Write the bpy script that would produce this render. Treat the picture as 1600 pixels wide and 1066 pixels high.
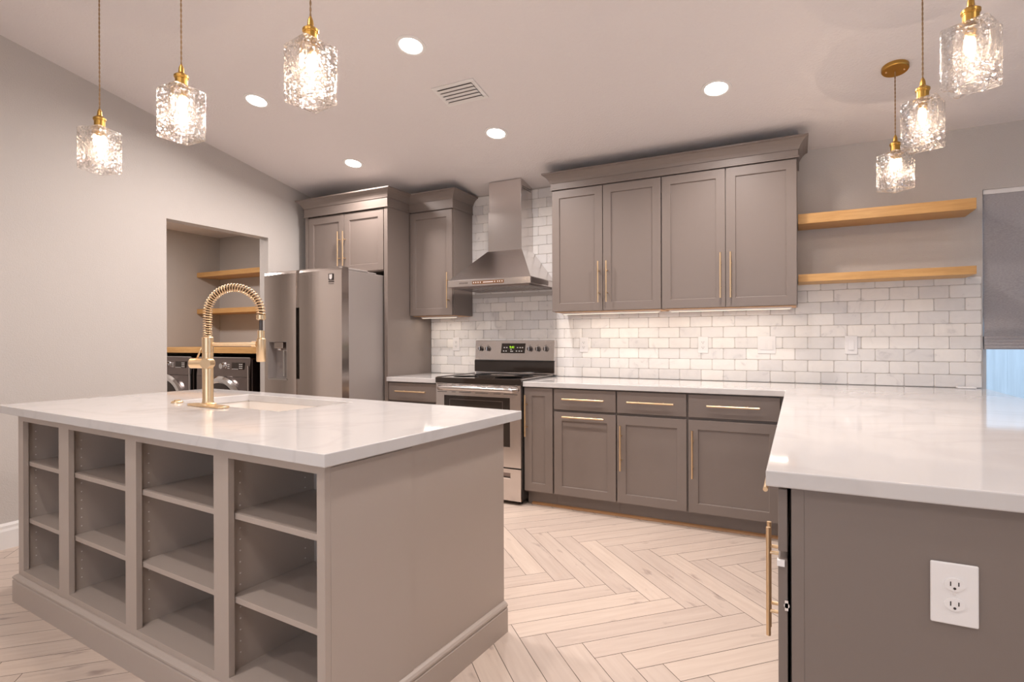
import bpy, bmesh, math, random
from mathutils import Vector, Matrix
for o in list(bpy.data.objects): bpy.data.objects.remove(o, do_unlink=True)
scene = bpy.context.scene
COL = scene.collection
R = math.radians
random.seed(7)
# ------------------------------------------------------------------ camera
def make_camera():
    yaw, pit, rol, f = R(27.176), R(-.068), R(-.195), 867.9
    fw = Vector((-math.sin(yaw)*math.cos(pit), math.cos(yaw)*math.cos(pit), math.sin(pit)))
    rt = Vector((math.cos(yaw), math.sin(yaw), 0)); up = rt.cross(fw)
    r2 = rt*math.cos(rol)+up*math.sin(rol); u2 = -rt*math.sin(rol)+up*math.cos(rol)
    cam = bpy.data.cameras.new('camera'); o = bpy.data.objects.new('camera', cam); COL.objects.link(o)
    cam.sensor_width = 36; cam.lens = f*36/1600; cam.clip_start = .05; cam.clip_end = 100
    M = Matrix((r2, u2, -fw)).transposed().to_4x4(); M.translation = (2.691, -4.319, 1.218)
    o.matrix_world = M; scene.camera = o
make_camera()
# ------------------------------------------------------------------ light and exposure
scene.view_settings.view_transform = 'Standard'
scene.view_settings.look = 'None'
scene.view_settings.gamma = 1
scene.view_settings.use_curve_mapping = False
scene.view_settings.exposure = 0.05
CAN_W, PEND_W, UNDER_W = 16.0, 9.5, 1.9
CAN_COL, PEND_COL, UNDER_COL = (1, .905, .86), (1, .77, .60), (1, .89, .78)
world = bpy.data.worlds.new('world'); scene.world = world; world.use_nodes = True
wn = world.node_tree.nodes['Background']; wn.inputs[0].default_value = (.56, .76, 1, 1); wn.inputs[1].default_value = 3.0
def lamp(name, kind, loc, power, color, parent=None, rot=(0, 0, 0), **kw):
    l = bpy.data.lights.new(name, kind); l.energy = power; l.color = color
    for k, v in kw.items(): setattr(l, k, v)
    o = bpy.data.objects.new(name, l); COL.objects.link(o); o.location = loc; o.rotation_euler = rot
    if parent is not None:
        o.parent = parent; o.location = Vector(loc)-Vector(parent['_o'])
    return o
# ------------------------------------------------------------------ materials
def mat(name, color, rough=.5, metal=0, **kw):
    m = bpy.data.materials.new(name); m.use_nodes = True
    b = m.node_tree.nodes['Principled BSDF']
    b.inputs['Base Color'].default_value = (*color, 1); b.inputs['Roughness'].default_value = rough; b.inputs['Metallic'].default_value = metal
    for k, v in kw.items(): b.inputs[k].default_value = v
    return m
def nd(m, t, **kw):
    n = m.node_tree.nodes.new(t)
    for k, v in kw.items():
        if k in n.inputs: n.inputs[k].default_value = v
        else: setattr(n, k, v)
    return n
def lk(m, a, b): m.node_tree.links.new(a, b)
def coords(m, scale=(1, 1, 1), out='Object'):
    t = nd(m, 'ShaderNodeTexCoord'); p = nd(m, 'ShaderNodeMapping'); p.inputs['Scale'].default_value = scale
    lk(m, t.outputs[out], p.inputs['Vector']); return p.outputs['Vector']
def bump(m, vec, scale, strength, dist=.002, detail=3, rough=.5):
    n = nd(m, 'ShaderNodeTexNoise'); n.inputs['Scale'].default_value = scale; n.inputs['Detail'].default_value = detail; n.inputs['Roughness'].default_value = rough
    lk(m, vec, n.inputs['Vector'])
    b = nd(m, 'ShaderNodeBump'); b.inputs['Strength'].default_value = strength; b.inputs['Distance'].default_value = dist
    lk(m, n.outputs['Fac'], b.inputs['Height']); lk(m, b.outputs['Normal'], m.node_tree.nodes['Principled BSDF'].inputs['Normal'])
    return n, b
def ramp(m, src, stops):
    r = nd(m, 'ShaderNodeValToRGB'); e = r.color_ramp.elements
    while len(e) < len(stops): e.new(.5)
    for i, (p, c) in enumerate(stops): e[i].position = p; e[i].color = (*c, 1)
    lk(m, src, r.inputs['Fac']); return r.outputs['Color']
def base(m): return m.node_tree.nodes['Principled BSDF'].inputs['Base Color']

M = {}
def wallpaint(name, col, sc=160, st=.5):
    m = mat(name, col, .75); v = coords(m); bump(m, v, sc, st, .003, 3); return m
M['wall'] = wallpaint('grey_wall_paint', (.525, .49, .46))
M['ceiling'] = wallpaint('ceiling_paint', (.74, .70, .69), 75, 1.0)
M['trim'] = mat('white_trim_paint', (.78, .76, .74), .4)
def cabpaint(name, col):
    m = mat(name, col, .42); v = coords(m); bump(m, v, 420, .12, .001, 2); return m
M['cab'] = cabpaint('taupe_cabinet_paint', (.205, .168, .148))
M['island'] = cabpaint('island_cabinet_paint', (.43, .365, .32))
M['gap'] = mat('dark_gap', (.03, .022, .02), .7)
def quartz():
    m = mat('white_quartz', (.8, .77, .75), .06); v = coords(m)
    n = nd(m, 'ShaderNodeTexNoise'); n.inputs['Scale'].default_value = 1.6; n.inputs['Detail'].default_value = 6; n.inputs['Distortion'].default_value = 1.6
    lk(m, v, n.inputs['Vector'])
    lk(m, ramp(m, n.outputs['Fac'], [(.0, (.62, .60, .59)), (.45, (.62, .60, .59)), (.5, (.585, .565, .555)), (.55, (.62, .60, .59)), (1, (.605, .585, .575))]), base(m))
    return m
M['quartz'] = quartz()
def oak(name, a, b, sc=(1.2, 14, 14)):
    m = mat(name, a, .45); v = coords(m, sc)
    n = nd(m, 'ShaderNodeTexNoise'); n.inputs['Scale'].default_value = 5; n.inputs['Detail'].default_value = 5; n.inputs['Distortion'].default_value = .6
    lk(m, v, n.inputs['Vector']); lk(m, ramp(m, n.outputs['Fac'], [(.25, a), (.75, b)]), base(m))
    return m
M['oak'] = oak('honey_oak', (.50, .27, .09), (.64, .38, .15))
M['raw'] = oak('raw_pine', (.52, .27, .12), (.62, .36, .18))
M['brass'] = mat('brushed_brass', (.82, .61, .38), .34, 1)
M['hose'] = mat('dark_bronze_hose', (.16, .10, .055), .45, .6)
M['brass_dark'] = mat('aged_brass', (.52, .31, .08), .35, 1)
def steel(name, col, rough, sc):
    m = mat(name, col, rough, 1); v = coords(m, sc)
    n = nd(m, 'ShaderNodeTexNoise'); n.inputs['Scale'].default_value = 6; n.inputs['Detail'].default_value = 3; lk(m, v, n.inputs['Vector'])
    r = nd(m, 'ShaderNodeMapRange'); r.inputs['To Min'].default_value = rough-.015; r.inputs['To Max'].default_value = rough+.02
    lk(m, n.outputs['Fac'], r.inputs['Value']); lk(m, r.outputs['Result'], m.node_tree.nodes['Principled BSDF'].inputs['Roughness'])
    b = nd(m, 'ShaderNodeBump'); b.inputs['Strength'].default_value = .012; b.inputs['Distance'].default_value = .0005
    lk(m, n.outputs['Fac'], b.inputs['Height']); lk(m, b.outputs['Normal'], m.node_tree.nodes['Principled BSDF'].inputs['Normal'])
    return m
M['steel'] = steel('brushed_steel', (.66, .62, .60), .2, (2, 2, 90))
M['fridge'] = steel('fridge_steel', (.66, .60, .565), .2, (90, 90, 2))
M['steel_dark'] = steel('graphite_steel', (.26, .22, .21), .3, (2, 2, 60))
M['fridge_side'] = mat('grey_fridge_side', (.40, .36, .34), .45, .4)
M['chrome'] = mat('chrome', (.8, .8, .8), .1, 1)
M['black_glass'] = mat('black_glass', (.03, .022, .018), .06)
M['black'] = mat('black_plastic', (.03, .027, .025), .4)
M['dark_metal'] = mat('dark_metal', (.10, .085, .08), .35, .8)
M['white_plastic'] = mat('white_plastic', (.82, .80, .79), .35)
M['sink'] = mat('cream_sink', (.84, .79, .74), .3)
M['icon'] = mat('pale_icon', (.75, .72, .70), .5)
M['amber'] = mat('amber_glass_panel', (.16, .075, .035), .15)
def emit(name, col, s):
    m = mat(name, (0, 0, 0), .5); b = m.node_tree.nodes['Principled BSDF']
    b.inputs['Emission Color'].default_value = (*col, 1); b.inputs['Emission Strength'].default_value = s; return m
M['can_glow'] = emit('can_diffuser_glow', (1, .97, .95), 12)
M['bulb_glow'] = emit('bulb_glow', (1, .80, .58), 14)
M['led_green'] = emit('green_display', (.45, .9, .02), 1.6)
M['led_strip'] = emit('led_strip_glow', (1, .86, .68), 1.6)
def glass_hammered():
    m = bpy.data.materials.new('hammered_glass'); m.use_nodes = True; nt = m.node_tree; nt.nodes.clear()
    out = nd(m, 'ShaderNodeOutputMaterial')
    v = coords(m); vo = nd(m, 'ShaderNodeTexVoronoi', feature='SMOOTH_F1'); vo.inputs['Scale'].default_value = 75; lk(m, v, vo.inputs['Vector'])
    b = nd(m, 'ShaderNodeBump'); b.inputs['Strength'].default_value = .9; b.inputs['Distance'].default_value = .006; lk(m, vo.outputs['Distance'], b.inputs['Height'])
    gl = nd(m, 'ShaderNodeBsdfGlass'); gl.inputs['IOR'].default_value = 1.3; gl.inputs['Roughness'].default_value = .0; gl.inputs['Color'].default_value = (1, .985, .97, 1); lk(m, b.outputs['Normal'], gl.inputs['Normal'])
    tr = nd(m, 'ShaderNodeBsdfTransparent'); tr.inputs['Color'].default_value = (.985, .97, .955, 1)
    gs = nd(m, 'ShaderNodeBsdfGlossy'); gs.inputs['Roughness'].default_value = .12; lk(m, b.outputs['Normal'], gs.inputs['Normal'])
    tl = nd(m, 'ShaderNodeBsdfTranslucent'); tl.inputs['Color'].default_value = (1, .93, .88, 1); lk(m, b.outputs['Normal'], tl.inputs['Normal'])
    m0 = nd(m, 'ShaderNodeMixShader'); m0.inputs[0].default_value = .02; lk(m, gs.outputs[0], m0.inputs[1]); lk(m, tl.outputs[0], m0.inputs[2])
    m1 = nd(m, 'ShaderNodeMixShader'); m1.inputs[0].default_value = .45; lk(m, tr.outputs[0], m1.inputs[1]); lk(m, gl.outputs[0], m1.inputs[2])
    fr = nd(m, 'ShaderNodeLayerWeight'); fr.inputs['Blend'].default_value = .22; lk(m, b.outputs['Normal'], fr.inputs['Normal'])
    rr = nd(m, 'ShaderNodeMapRange'); rr.inputs['To Min'].default_value = .08; rr.inputs['To Max'].default_value = .55; lk(m, fr.outputs['Facing'], rr.inputs['Value'])
    m2 = nd(m, 'ShaderNodeMixShader'); lk(m, rr.outputs['Result'], m2.inputs[0]); lk(m, m1.outputs[0], m2.inputs[1]); lk(m, m0.outputs[0], m2.inputs[2])
    sp = nd(m, 'ShaderNodeTexVoronoi'); sp.inputs['Scale'].default_value = 120; lk(m, v, sp.inputs['Vector'])
    n3 = nd(m, 'ShaderNodeTexNoise'); n3.inputs['Scale'].default_value = 22; lk(m, v, n3.inputs['Vector'])
    mu = nd(m, 'ShaderNodeMath', operation='MULTIPLY'); lk(m, sp.outputs['Distance'], mu.inputs[0]); lk(m, n3.outputs['Fac'], mu.inputs[1])
    mr = nd(m, 'ShaderNodeMapRange'); mr.inputs['From Min'].default_value = .26; mr.inputs['From Max'].default_value = .42; mr.inputs['To Max'].default_value = .45; lk(m, mu.outputs[0], mr.inputs['Value'])
    m3 = nd(m, 'ShaderNodeMixShader'); lk(m, mr.outputs['Result'], m3.inputs[0]); lk(m, m2.outputs[0], m3.inputs[1]); lk(m, gs.outputs[0], m3.inputs[2])
    lk(m, m3.outputs[0], out.inputs['Surface']); return m
M['glass_h'] = glass_hammered()
def pane_glass():
    m = bpy.data.materials.new('window_glass'); m.use_nodes = True; nt = m.node_tree; nt.nodes.clear()
    out = nd(m, 'ShaderNodeOutputMaterial'); tr = nd(m, 'ShaderNodeBsdfTransparent'); gs = nd(m, 'ShaderNodeBsdfGlossy'); gs.inputs['Roughness'].default_value = .02
    tr.inputs['Color'].default_value = (.93, .97, 1, 1)
    mx = nd(m, 'ShaderNodeMixShader'); mx.inputs[0].default_value = .07; lk(m, tr.outputs[0], mx.inputs[1]); lk(m, gs.outputs[0], mx.inputs[2]); lk(m, mx.outputs[0], out.inputs['Surface']); return m
M['pane'] = pane_glass()
def fabric():
    m = mat('grey_linen', (.36, .34, .35), .9); v = coords(m, (1, 1, 1)); n, b = bump(m, v, 350, .5, .002, 2)
    n2 = nd(m, 'ShaderNodeTexNoise'); n2.inputs['Scale'].default_value = 90; lk(m, coords(m, (1, 1, 4)), n2.inputs['Vector'])
    lk(m, ramp(m, n2.outputs['Fac'], [(.3, (.33, .315, .325)), (.7, (.43, .41, .42))]), base(m)); return m
M['linen'] = fabric()
def floor_mat():
    m = mat('pale_oak_planks', (.7, .58, .5), .38)
    uv = nd(m, 'ShaderNodeUVMap'); uv.uv_map = 'UVMap'
    mp = nd(m, 'ShaderNodeMapping'); mp.inputs['Scale'].default_value = (2.0, 26, 1); lk(m, uv.outputs[0], mp.inputs['Vector'])
    n = nd(m, 'ShaderNodeTexNoise'); n.inputs['Scale'].default_value = 1.4; n.inputs['Detail'].default_value = 6; n.inputs['Distortion'].default_value = .8; lk(m, mp.outputs[0], n.inputs['Vector'])
    at = nd(m, 'ShaderNodeAttribute'); at.attribute_name = 'tone'
    grain = ramp(m, n.outputs['Fac'], [(.25, (.585, .48, .41)), (.5, (.635, .53, .455)), (.8, (.68, .58, .50))])
    mp2 = nd(m, 'ShaderNodeMapping'); mp2.inputs['Scale'].default_value = (3.2, 9, 1); lk(m, uv.outputs[0], mp2.inputs['Vector'])
    n2 = nd(m, 'ShaderNodeTexNoise'); n2.inputs['Scale'].default_value = 1.6; n2.inputs['Detail'].default_value = 3; lk(m, mp2.outputs[0], n2.inputs['Vector'])
    knot = ramp(m, n2.outputs['Fac'], [(.64, (1, 1, 1)), (.76, (.62, .59, .60))])
    tone = ramp(m, at.outputs['Fac'], [(0, (.86, .85, .85)), (1, (1.0, .99, .97))])
    a = nd(m, 'ShaderNodeMixRGB', blend_type='MULTIPLY'); a.inputs[0].default_value = 1; lk(m, grain, a.inputs[1]); lk(m, tone, a.inputs[2])
    b = nd(m, 'ShaderNodeMixRGB', blend_type='MULTIPLY'); b.inputs[0].default_value = 1; lk(m, a.outputs[0], b.inputs[1]); lk(m, knot, b.inputs[2])
    lk(m, b.outputs[0], base(m)); return m
M['floor'] = floor_mat()
M['floor_gap'] = mat('plank_joint', (.13, .10, .08), .8)
def tile_mat():
    m = mat('carrara_marble_tile', (.8, .78, .76), .38); v = coords(m)
    n = nd(m, 'ShaderNodeTexNoise'); n.inputs['Scale'].default_value = 7; n.inputs['Detail'].default_value = 7; n.inputs['Distortion'].default_value = 2.2; lk(m, v, n.inputs['Vector'])
    at = nd(m, 'ShaderNodeAttribute'); at.attribute_name = 'tone'
    veins = ramp(m, n.outputs['Fac'], [(.28, (.74, .73, .73)), (.38, (.89, .88, .87)), (.65, (.93, .92, .905)), (.80, (.86, .855, .85))])
    tone = ramp(m, at.outputs['Fac'], [(0, (.80, .79, .79)), (.3, (.88, .865, .85)), (.65, (.93, .91, .89)), (1, (.98, .955, .92))])
    a = nd(m, 'ShaderNodeMixRGB', blend_type='MULTIPLY'); a.inputs[0].default_value = 1; lk(m, veins, a.inputs[1]); lk(m, tone, a.inputs[2])
    lk(m, a.outputs[0], base(m)); bump(m, v, 40, .15, .002); return m
M['tile'] = tile_mat()
M['grout'] = mat('grey_grout', (.58, .545, .515), .9)
def fence_mat():
    m = mat('weathered_fence', (.5, .45, .4), .8); v = coords(m, (9, 9, .7))
    n = nd(m, 'ShaderNodeTexNoise'); n.inputs['Scale'].default_value = 3; n.inputs['Detail'].default_value = 6; lk(m, v, n.inputs['Vector'])
    lk(m, ramp(m, n.outputs['Fac'], [(.3, (.72, .71, .70)), (.7, (.88, .87, .86))]), base(m)); return m
M['fence'] = fence_mat()
M['grass'] = mat('patio_concrete', (.5, .48, .45), .9)
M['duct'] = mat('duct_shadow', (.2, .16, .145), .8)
M['cord'] = mat('twisted_cord', (.28, .17, .08), .7)
# ------------------------------------------------------------------ builders
class B:
    def __init__(s): s.bm = bmesh.new()
    def box(s, x0, x1, y0, y1, z0, z1):
        x0, x1 = sorted((x0, x1)); y0, y1 = sorted((y0, y1)); z0, z1 = sorted((z0, z1))
        v = [s.bm.verts.new(p) for p in ((x0, y0, z0), (x1, y0, z0), (x1, y1, z0), (x0, y1, z0), (x0, y0, z1), (x1, y0, z1), (x1, y1, z1), (x0, y1, z1))]
        for f in ((3, 2, 1, 0), (4, 5, 6, 7), (0, 1, 5, 4), (1, 2, 6, 5), (2, 3, 7, 6), (3, 0, 4, 7)): s.bm.faces.new([v[i] for i in f])
        return s
    def hexa(s, pts):
        v = [s.bm.verts.new(p) for p in pts]
        for f in ((3, 2, 1, 0), (4, 5, 6, 7), (0, 1, 5, 4), (1, 2, 6, 5), (2, 3, 7, 6), (3, 0, 4, 7)): s.bm.faces.new([v[i] for i in f])
        return s
    def quad(s, *pts): s.bm.faces.new([s.bm.verts.new(p) for p in pts]); return s
    def cyl(s, a, b, r, seg=20, r2=None, cap=True):
        a, b = Vector(a), Vector(b); r2 = r if r2 is None else r2
        d = (b-a).normalized(); u = d.orthogonal().normalized(); w = d.cross(u)
        A = [s.bm.verts.new(a+(u*math.cos(t)+w*math.sin(t))*r) for t in [2*math.pi*i/seg for i in range(seg)]]
        C = [s.bm.verts.new(b+(u*math.cos(t)+w*math.sin(t))*r2) for t in [2*math.pi*i/seg for i in range(seg)]]
        for i in range(seg):
            j = (i+1) % seg; s.bm.faces.new((A[i], A[j], C[j], C[i]))
        if cap: s.bm.faces.new(A[::-1]); s.bm.faces.new(C)
        return s
    def lathe(s, prof, c=(0, 0, 0), seg=28, axis='z'):
        rings = []
        for r, h in prof:
            ring = []
            for i in range(seg):
                t = 2*math.pi*i/seg; p = (r*math.cos(t), r*math.sin(t), h)
                if axis == 'y': p = (p[0], p[2], p[1])
                if axis == 'x': p = (p[2], p[0], p[1])
                ring.append(s.bm.verts.new(Vector(c)+Vector(p)))
            rings.append(ring)
        for a, b in zip(rings, rings[1:]):
            for i in range(seg):
                j = (i+1) % seg; s.bm.faces.new((a[i], a[j], b[j], b[i]))
        if prof[0][0] > 1e-4: s.bm.faces.new(rings[0][::-1])
        if prof[-1][0] > 1e-4: s.bm.faces.new(rings[-1])
        return s
    def tube(s, pts, r, seg=8, cap=True):
        pts = [Vector(p) for p in pts]; rings = []; u = None
        for i, p in enumerate(pts):
            d = (pts[min(i+1, len(pts)-1)]-pts[max(i-1, 0)]).normalized()
            if u is None: u = d.orthogonal().normalized()
            u = (u-d*u.dot(d)).normalized(); w = d.cross(u)
            rr = r[i] if isinstance(r, (list, tuple)) else r
            rings.append([s.bm.verts.new(p+(u*math.cos(2*math.pi*k/seg)+w*math.sin(2*math.pi*k/seg))*rr) for k in range(seg)])
        for a, b in zip(rings, rings[1:]):
            for i in range(seg):
                j = (i+1) % seg; s.bm.faces.new((a[i], a[j], b[j], b[i]))
        if cap: s.bm.faces.new(rings[0][::-1]); s.bm.faces.new(rings[-1])
        return s
    def prism(s, poly, axis, a, b):
        """extrude a 2-D outline along an axis ('x': (y,z), 'y': (x,z), 'z': (x,y))"""
        def P(q, h): return {'x': (h, q[0], q[1]), 'y': (q[0], h, q[1]), 'z': (q[0], q[1], h)}[axis]
        A = [s.bm.verts.new(P(q, a)) for q in poly]; C = [s.bm.verts.new(P(q, b)) for q in poly]; n = len(poly)
        for i in range(n):
            j = (i+1) % n; s.bm.faces.new((A[i], A[j], C[j], C[i]))
        s.bm.faces.new(A[::-1]); s.bm.faces.new(C); return s
    def sweep(s, path, prof):
        """profile (outward, z) swept with mitres along a flat path; outward is to the left of travel"""
        n = len(path); P = [Vector((p[0], p[1])) for p in path]; rings = []
        for i in range(n):
            d0 = (P[i]-P[i-1]).normalized() if i else None; d1 = (P[i+1]-P[i]).normalized() if i < n-1 else None
            if d0 is None: m = Vector((-d1.y, d1.x)); k = 1
            elif d1 is None: m = Vector((-d0.y, d0.x)); k = 1
            else:
                n0 = Vector((-d0.y, d0.x)); n1 = Vector((-d1.y, d1.x)); m = (n0+n1).normalized(); k = 1/max(.2, m.dot(n0))
            rings.append([s.bm.verts.new((P[i].x+m.x*k*o, P[i].y+m.y*k*o, z)) for o, z in prof])
        q = len(prof)
        for a, b in zip(rings, rings[1:]):
            for i in range(q):
                j = (i+1) % q; s.bm.faces.new((a[i], a[j], b[j], b[i]))
        s.bm.faces.new(rings[0][::-1]); s.bm.faces.new(rings[-1]); return s
    def build(s, name, m, parent=None, bevel=0, smooth=False, seg=2):
        bmesh.ops.recalc_face_normals(s.bm, faces=s.bm.faces)
        if parent is not None:
            o = Vector(parent['_o'])
            for v in s.bm.verts: v.co -= o
        me = bpy.data.meshes.new(name); s.bm.to_mesh(me); s.bm.free()
        me.materials.append(M[m] if isinstance(m, str) else m)
        ob = bpy.data.objects.new(name, me); COL.objects.link(ob)
        if parent is not None:
            ob.parent = parent; ob['_o'] = parent['_o']
            if parent.type == 'MESH': ob.location = (0, 0, 0)
        else: ob['_o'] = (0., 0., 0.)
        if smooth:
            for p in me.polygons: p.use_smooth = True
            if smooth == 'auto':
                e = ob.modifiers.new('split', 'EDGE_SPLIT'); e.split_angle = R(35)
        if bevel:
            bv = ob.modifiers.new('bevel', 'BEVEL'); bv.width = bevel; bv.segments = seg; bv.limit_method = 'ANGLE'; bv.angle_limit = R(40)
        return ob
def tag(o, label, cat, group=None):
    o['label'] = label; o['category'] = cat
    if group: o['group'] = group
    return o
ISL_C, ISL_A = Vector((.5, -2.5, 0)), R(-3.84)
def thing(name, origin, label, cat, group=None, island=False):
    o = bpy.data.objects.new(name, None); COL.objects.link(o); o.empty_display_size = .1
    o['_o'] = tuple(float(a) for a in origin)
    if island:
        d = Vector(origin)-ISL_C; c, s = math.cos(ISL_A), math.sin(ISL_A)
        o.location = (ISL_C.x+d.x*c-d.y*s, ISL_C.y+d.x*s+d.y*c, origin[2]); o.rotation_euler.z = ISL_A
    else: o.location = origin
    return tag(o, label, cat, group)
def struct(o): o['kind'] = 'structure'; return o
def text_mesh(s, name, size, m, parent, loc, rot=(R(90), 0, 0), ext=.0004):
    c = bpy.data.curves.new(name, 'FONT'); c.body = s; c.size = size; c.extrude = ext; c.align_x = 'CENTER'; c.align_y = 'CENTER'
    t = bpy.data.objects.new(name+'_curve', c); COL.objects.link(t)
    bpy.context.view_layer.update()
    me = bpy.data.meshes.new_from_object(t.evaluated_get(bpy.context.evaluated_depsgraph_get())); bpy.data.objects.remove(t)
    me.materials.clear(); me.materials.append(M[m]); me.name = name
    o = bpy.data.objects.new(name, me); COL.objects.link(o); o.parent = parent; o['_o'] = parent['_o']
    o.location = Vector(loc)-Vector(parent['_o']); o.rotation_euler = rot; return o
def frontmap(plane):
    """maps (a, d, z) to world: a along the face, d outward from the face"""
    ax, v = plane
    if ax == '-y': return lambda a, d, z: (a, v-d, z)
    return lambda a, d, z: (v-d, a, z)      # '-x'
def shaker(b, F, a0, a1, z0, z1, t=.02, fr=.06, rec=.009, lip=.005):
    def g(a0, a1, z0, z1, d): return [b.bm.verts.new(F(*p)) for p in ((a0, d, z0), (a1, d, z0), (a1, d, z1), (a0, d, z1))]
    o = g(a0, a1, z0, z1, 0); f = g(a0, a1, z0, z1, t); i = g(a0+fr, a1-fr, z0+fr, z1-fr, t); p = g(a0+fr+lip*.3, a1-fr-lip*.3, z0+fr+lip*.3, z1-fr-lip*.3, t-rec)
    for A, C in ((o, f), (f, i), (i, p)):
        for k in range(4): b.bm.faces.new((A[k], A[(k+1) % 4], C[(k+1) % 4], C[k]))
    b.bm.faces.new(p); b.bm.faces.new(o[::-1]); return b
def slab(b, F, a0, a1, z0, z1, t=.02):
    P = [F(*p) for p in ((a0, 0, z0), (a1, 0, z0), (a1, t, z0), (a0, t, z0), (a0, 0, z1), (a1, 0, z1), (a1, t, z1), (a0, t, z1))]
    return b.hexa(P)
def handle(parent, F, a, z, length=.305, vertical=True, so=.036, d0=.02, r=.0062, off=.07):
    b = B()
    e = [(a, z-length/2), (a, z+length/2)] if vertical else [(a-length/2, z), (a+length/2, z)]
    b.cyl(F(e[0][0], d0+so, e[0][1]), F(e[1][0], d0+so, e[1][1]), r, 14)
    for s in (-1, 1):
        k = s*(length/2-off); p = (a, z+k) if vertical else (a+k, z)
        b.cyl(F(p[0], d0, p[1]), F(p[0], d0+so, p[1]), r*.75, 10)
    return b.build('handle', 'brass', parent, smooth='auto')
# ------------------------------------------------------------------ the room
XL, XR, YB, YR = -1.466, 6.4, 0.0, -6.6
def ceil_z(y): return 2.515-.182*y
def ring_wall(name, m, quads):
    b = B()
    for q in quads: b.box(*q)
    return struct(b.build(name, m))
# floor of herringbone planks
def make_floor():
    bm = bmesh.new(); uvl = bm.loops.layers.uv.new('UVMap'); tl = bm.loops.layers.float_color.new('tone')
    w, n = .1133, 7; L = w*n; g = .0012; c = math.sqrt(.5)
    X0, Y0 = 1.197, -1.165
    def W(u, v): return (X0+(u+v)*c, Y0+(v-u)*c)
    def plank(u0, v0, u1, v1, long_u):
        cx, cy = W((u0+u1)/2, (v0+v1)/2)
        if not (-4.2 < cx < 7.2 and -7.4 < cy < 1.0): return
        pts = [(u0+g, v0+g), (u1-g, v0+g), (u1-g, v1-g), (u0+g, v1-g)]
        f = bm.faces.new([bm.verts.new((*W(*p), 0)) for p in pts]); t = random.random(); ou, ov = random.random()*60, random.random()*60
        for l, p in zip(f.loops, pts):
            a, b_ = (p[0]-u0, p[1]-v0) if long_u else (p[1]-v0, p[0]-u0)
            l[uvl].uv = (a+ou, b_+ov); l[tl] = (t, t, t, 1)
    for k in range(-8, 9):
        for i in range(-60, 61):
            plank(i*w, i*w+2*L*k, i*w+L, (i+1)*w+2*L*k, True)
            plank(i*w, (i+1)*w+2*L*k, (i+1)*w, (i+1)*w+L+2*L*k, False)
    bmesh.ops.recalc_face_normals(bm, faces=bm.faces)
    for f in bm.faces:
        if f.normal.z < 0: f.normal_flip()
    gq = [bm.verts.new(p) for p in ((-4.2, -7, -.002), (7, -7, -.002), (7, .75, -.002), (-4.2, .75, -.002), (-4.2, -7, -.1), (7, -7, -.1), (7, .75, -.1), (-4.2, .75, -.1))]
    for q in ((0, 1, 2, 3), (7, 6, 5, 4), (0, 4, 5, 1), (1, 5, 6, 2), (2, 6, 7, 3), (3, 7, 4, 0)):
        f = bm.faces.new([gq[i] for i in q]); f.material_index = 1
    for f in list(bm.faces):        # planks under neighbours' walls are trimmed away
        m_ = f.calc_center_median()
        if f.material_index == 0 and (m_.y > .45 or m_.x > 6.8 or m_.x < -4.0 or m_.y < -6.9): bm.faces.remove(f)
    me = bpy.data.meshes.new('floor'); bm.to_mesh(me); bm.free(); me.materials.append(M['floor']); me.materials.append(M['floor_gap'])
    o = bpy.data.objects.new('floor', me); COL.objects.link(o); struct(o)
make_floor()
# back wall (y = 0) with the glazed door opening at the right
WX0, WX1, WZ = 3.697, 5.1, 2.125
ring_wall('wall_back', 'wall', [(-1.466, WX0, 0, .14, 0, 2.7), (WX0, WX1, 0, .14, WZ, 2.7), (WX1, XR+.1, 0, .14, 0, 2.7)])
# left wall with the laundry opening
OY0, OY1, OZ = -1.824, -.934, 2.132
def left_wall():
    b = B(); x0, x1 = XL-.11, XL
    def slope(y0, y1, zb):
        b.hexa([(x0, y0, zb), (x1, y0, zb), (x1, y1, zb), (x0, y1, zb), (x0, y0, ceil_z(y0)+.05), (x1, y0, ceil_z(y0)+.05), (x1, y1, ceil_z(y1)+.05), (x0, y1, ceil_z(y1)+.05)])
    slope(YR, OY0, 0); slope(OY0, OY1, OZ); slope(OY1, .0, 0)
    return struct(b.build('wall_left', 'wall'))
left_wall()
def right_wall():
    b = B(); x0, x1 = XR, XR+.12; ya, yb, za, zb = -3.6, -1.8, .9, 2.1
    def piece(y0, y1, zl, top=None):
        t0, t1 = (top, top) if top else (ceil_z(y0)+.05, ceil_z(y1)+.05)
        b.hexa([(x0, y0, zl), (x1, y0, zl), (x1, y1, zl), (x0, y1, zl), (x0, y0, t0), (x1, y0, t0), (x1, y1, t1), (x0, y1, t1)])
    piece(YR, ya, 0); piece(ya, yb, zb); piece(ya, yb, 0, za); piece(yb, 0, 0)
    struct(b.build('wall_right', 'wall'))
    f = B(); c = XR+.05
    f.box(c, c+.05, ya, ya+.05, za, zb).box(c, c+.05, yb-.05, yb, za, zb).box(c, c+.05, ya+.05, yb-.05, za, za+.05).box(c, c+.05, ya+.05, yb-.05, zb-.05, zb)
    o = struct(f.build('window_3', 'trim')); g = B(); g.box(c+.02, c+.026, ya+.05, yb-.05, za+.05, zb-.05); g.build('glass', 'pane', o)
right_wall()
RW = (0.8, 3.2, .9, 2.1)
ring_wall('wall_rear', 'wall', [(XL-.1, RW[0], YR-.12, YR, 0, 3.8), (RW[1], XR+.1, YR-.12, YR, 0, 3.8), (RW[0], RW[1], YR-.12, YR, 0, RW[2]), (RW[0], RW[1], YR-.12, YR, RW[3], 3.8)])
b = B(); y0, y1 = YR-.12, .14
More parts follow.
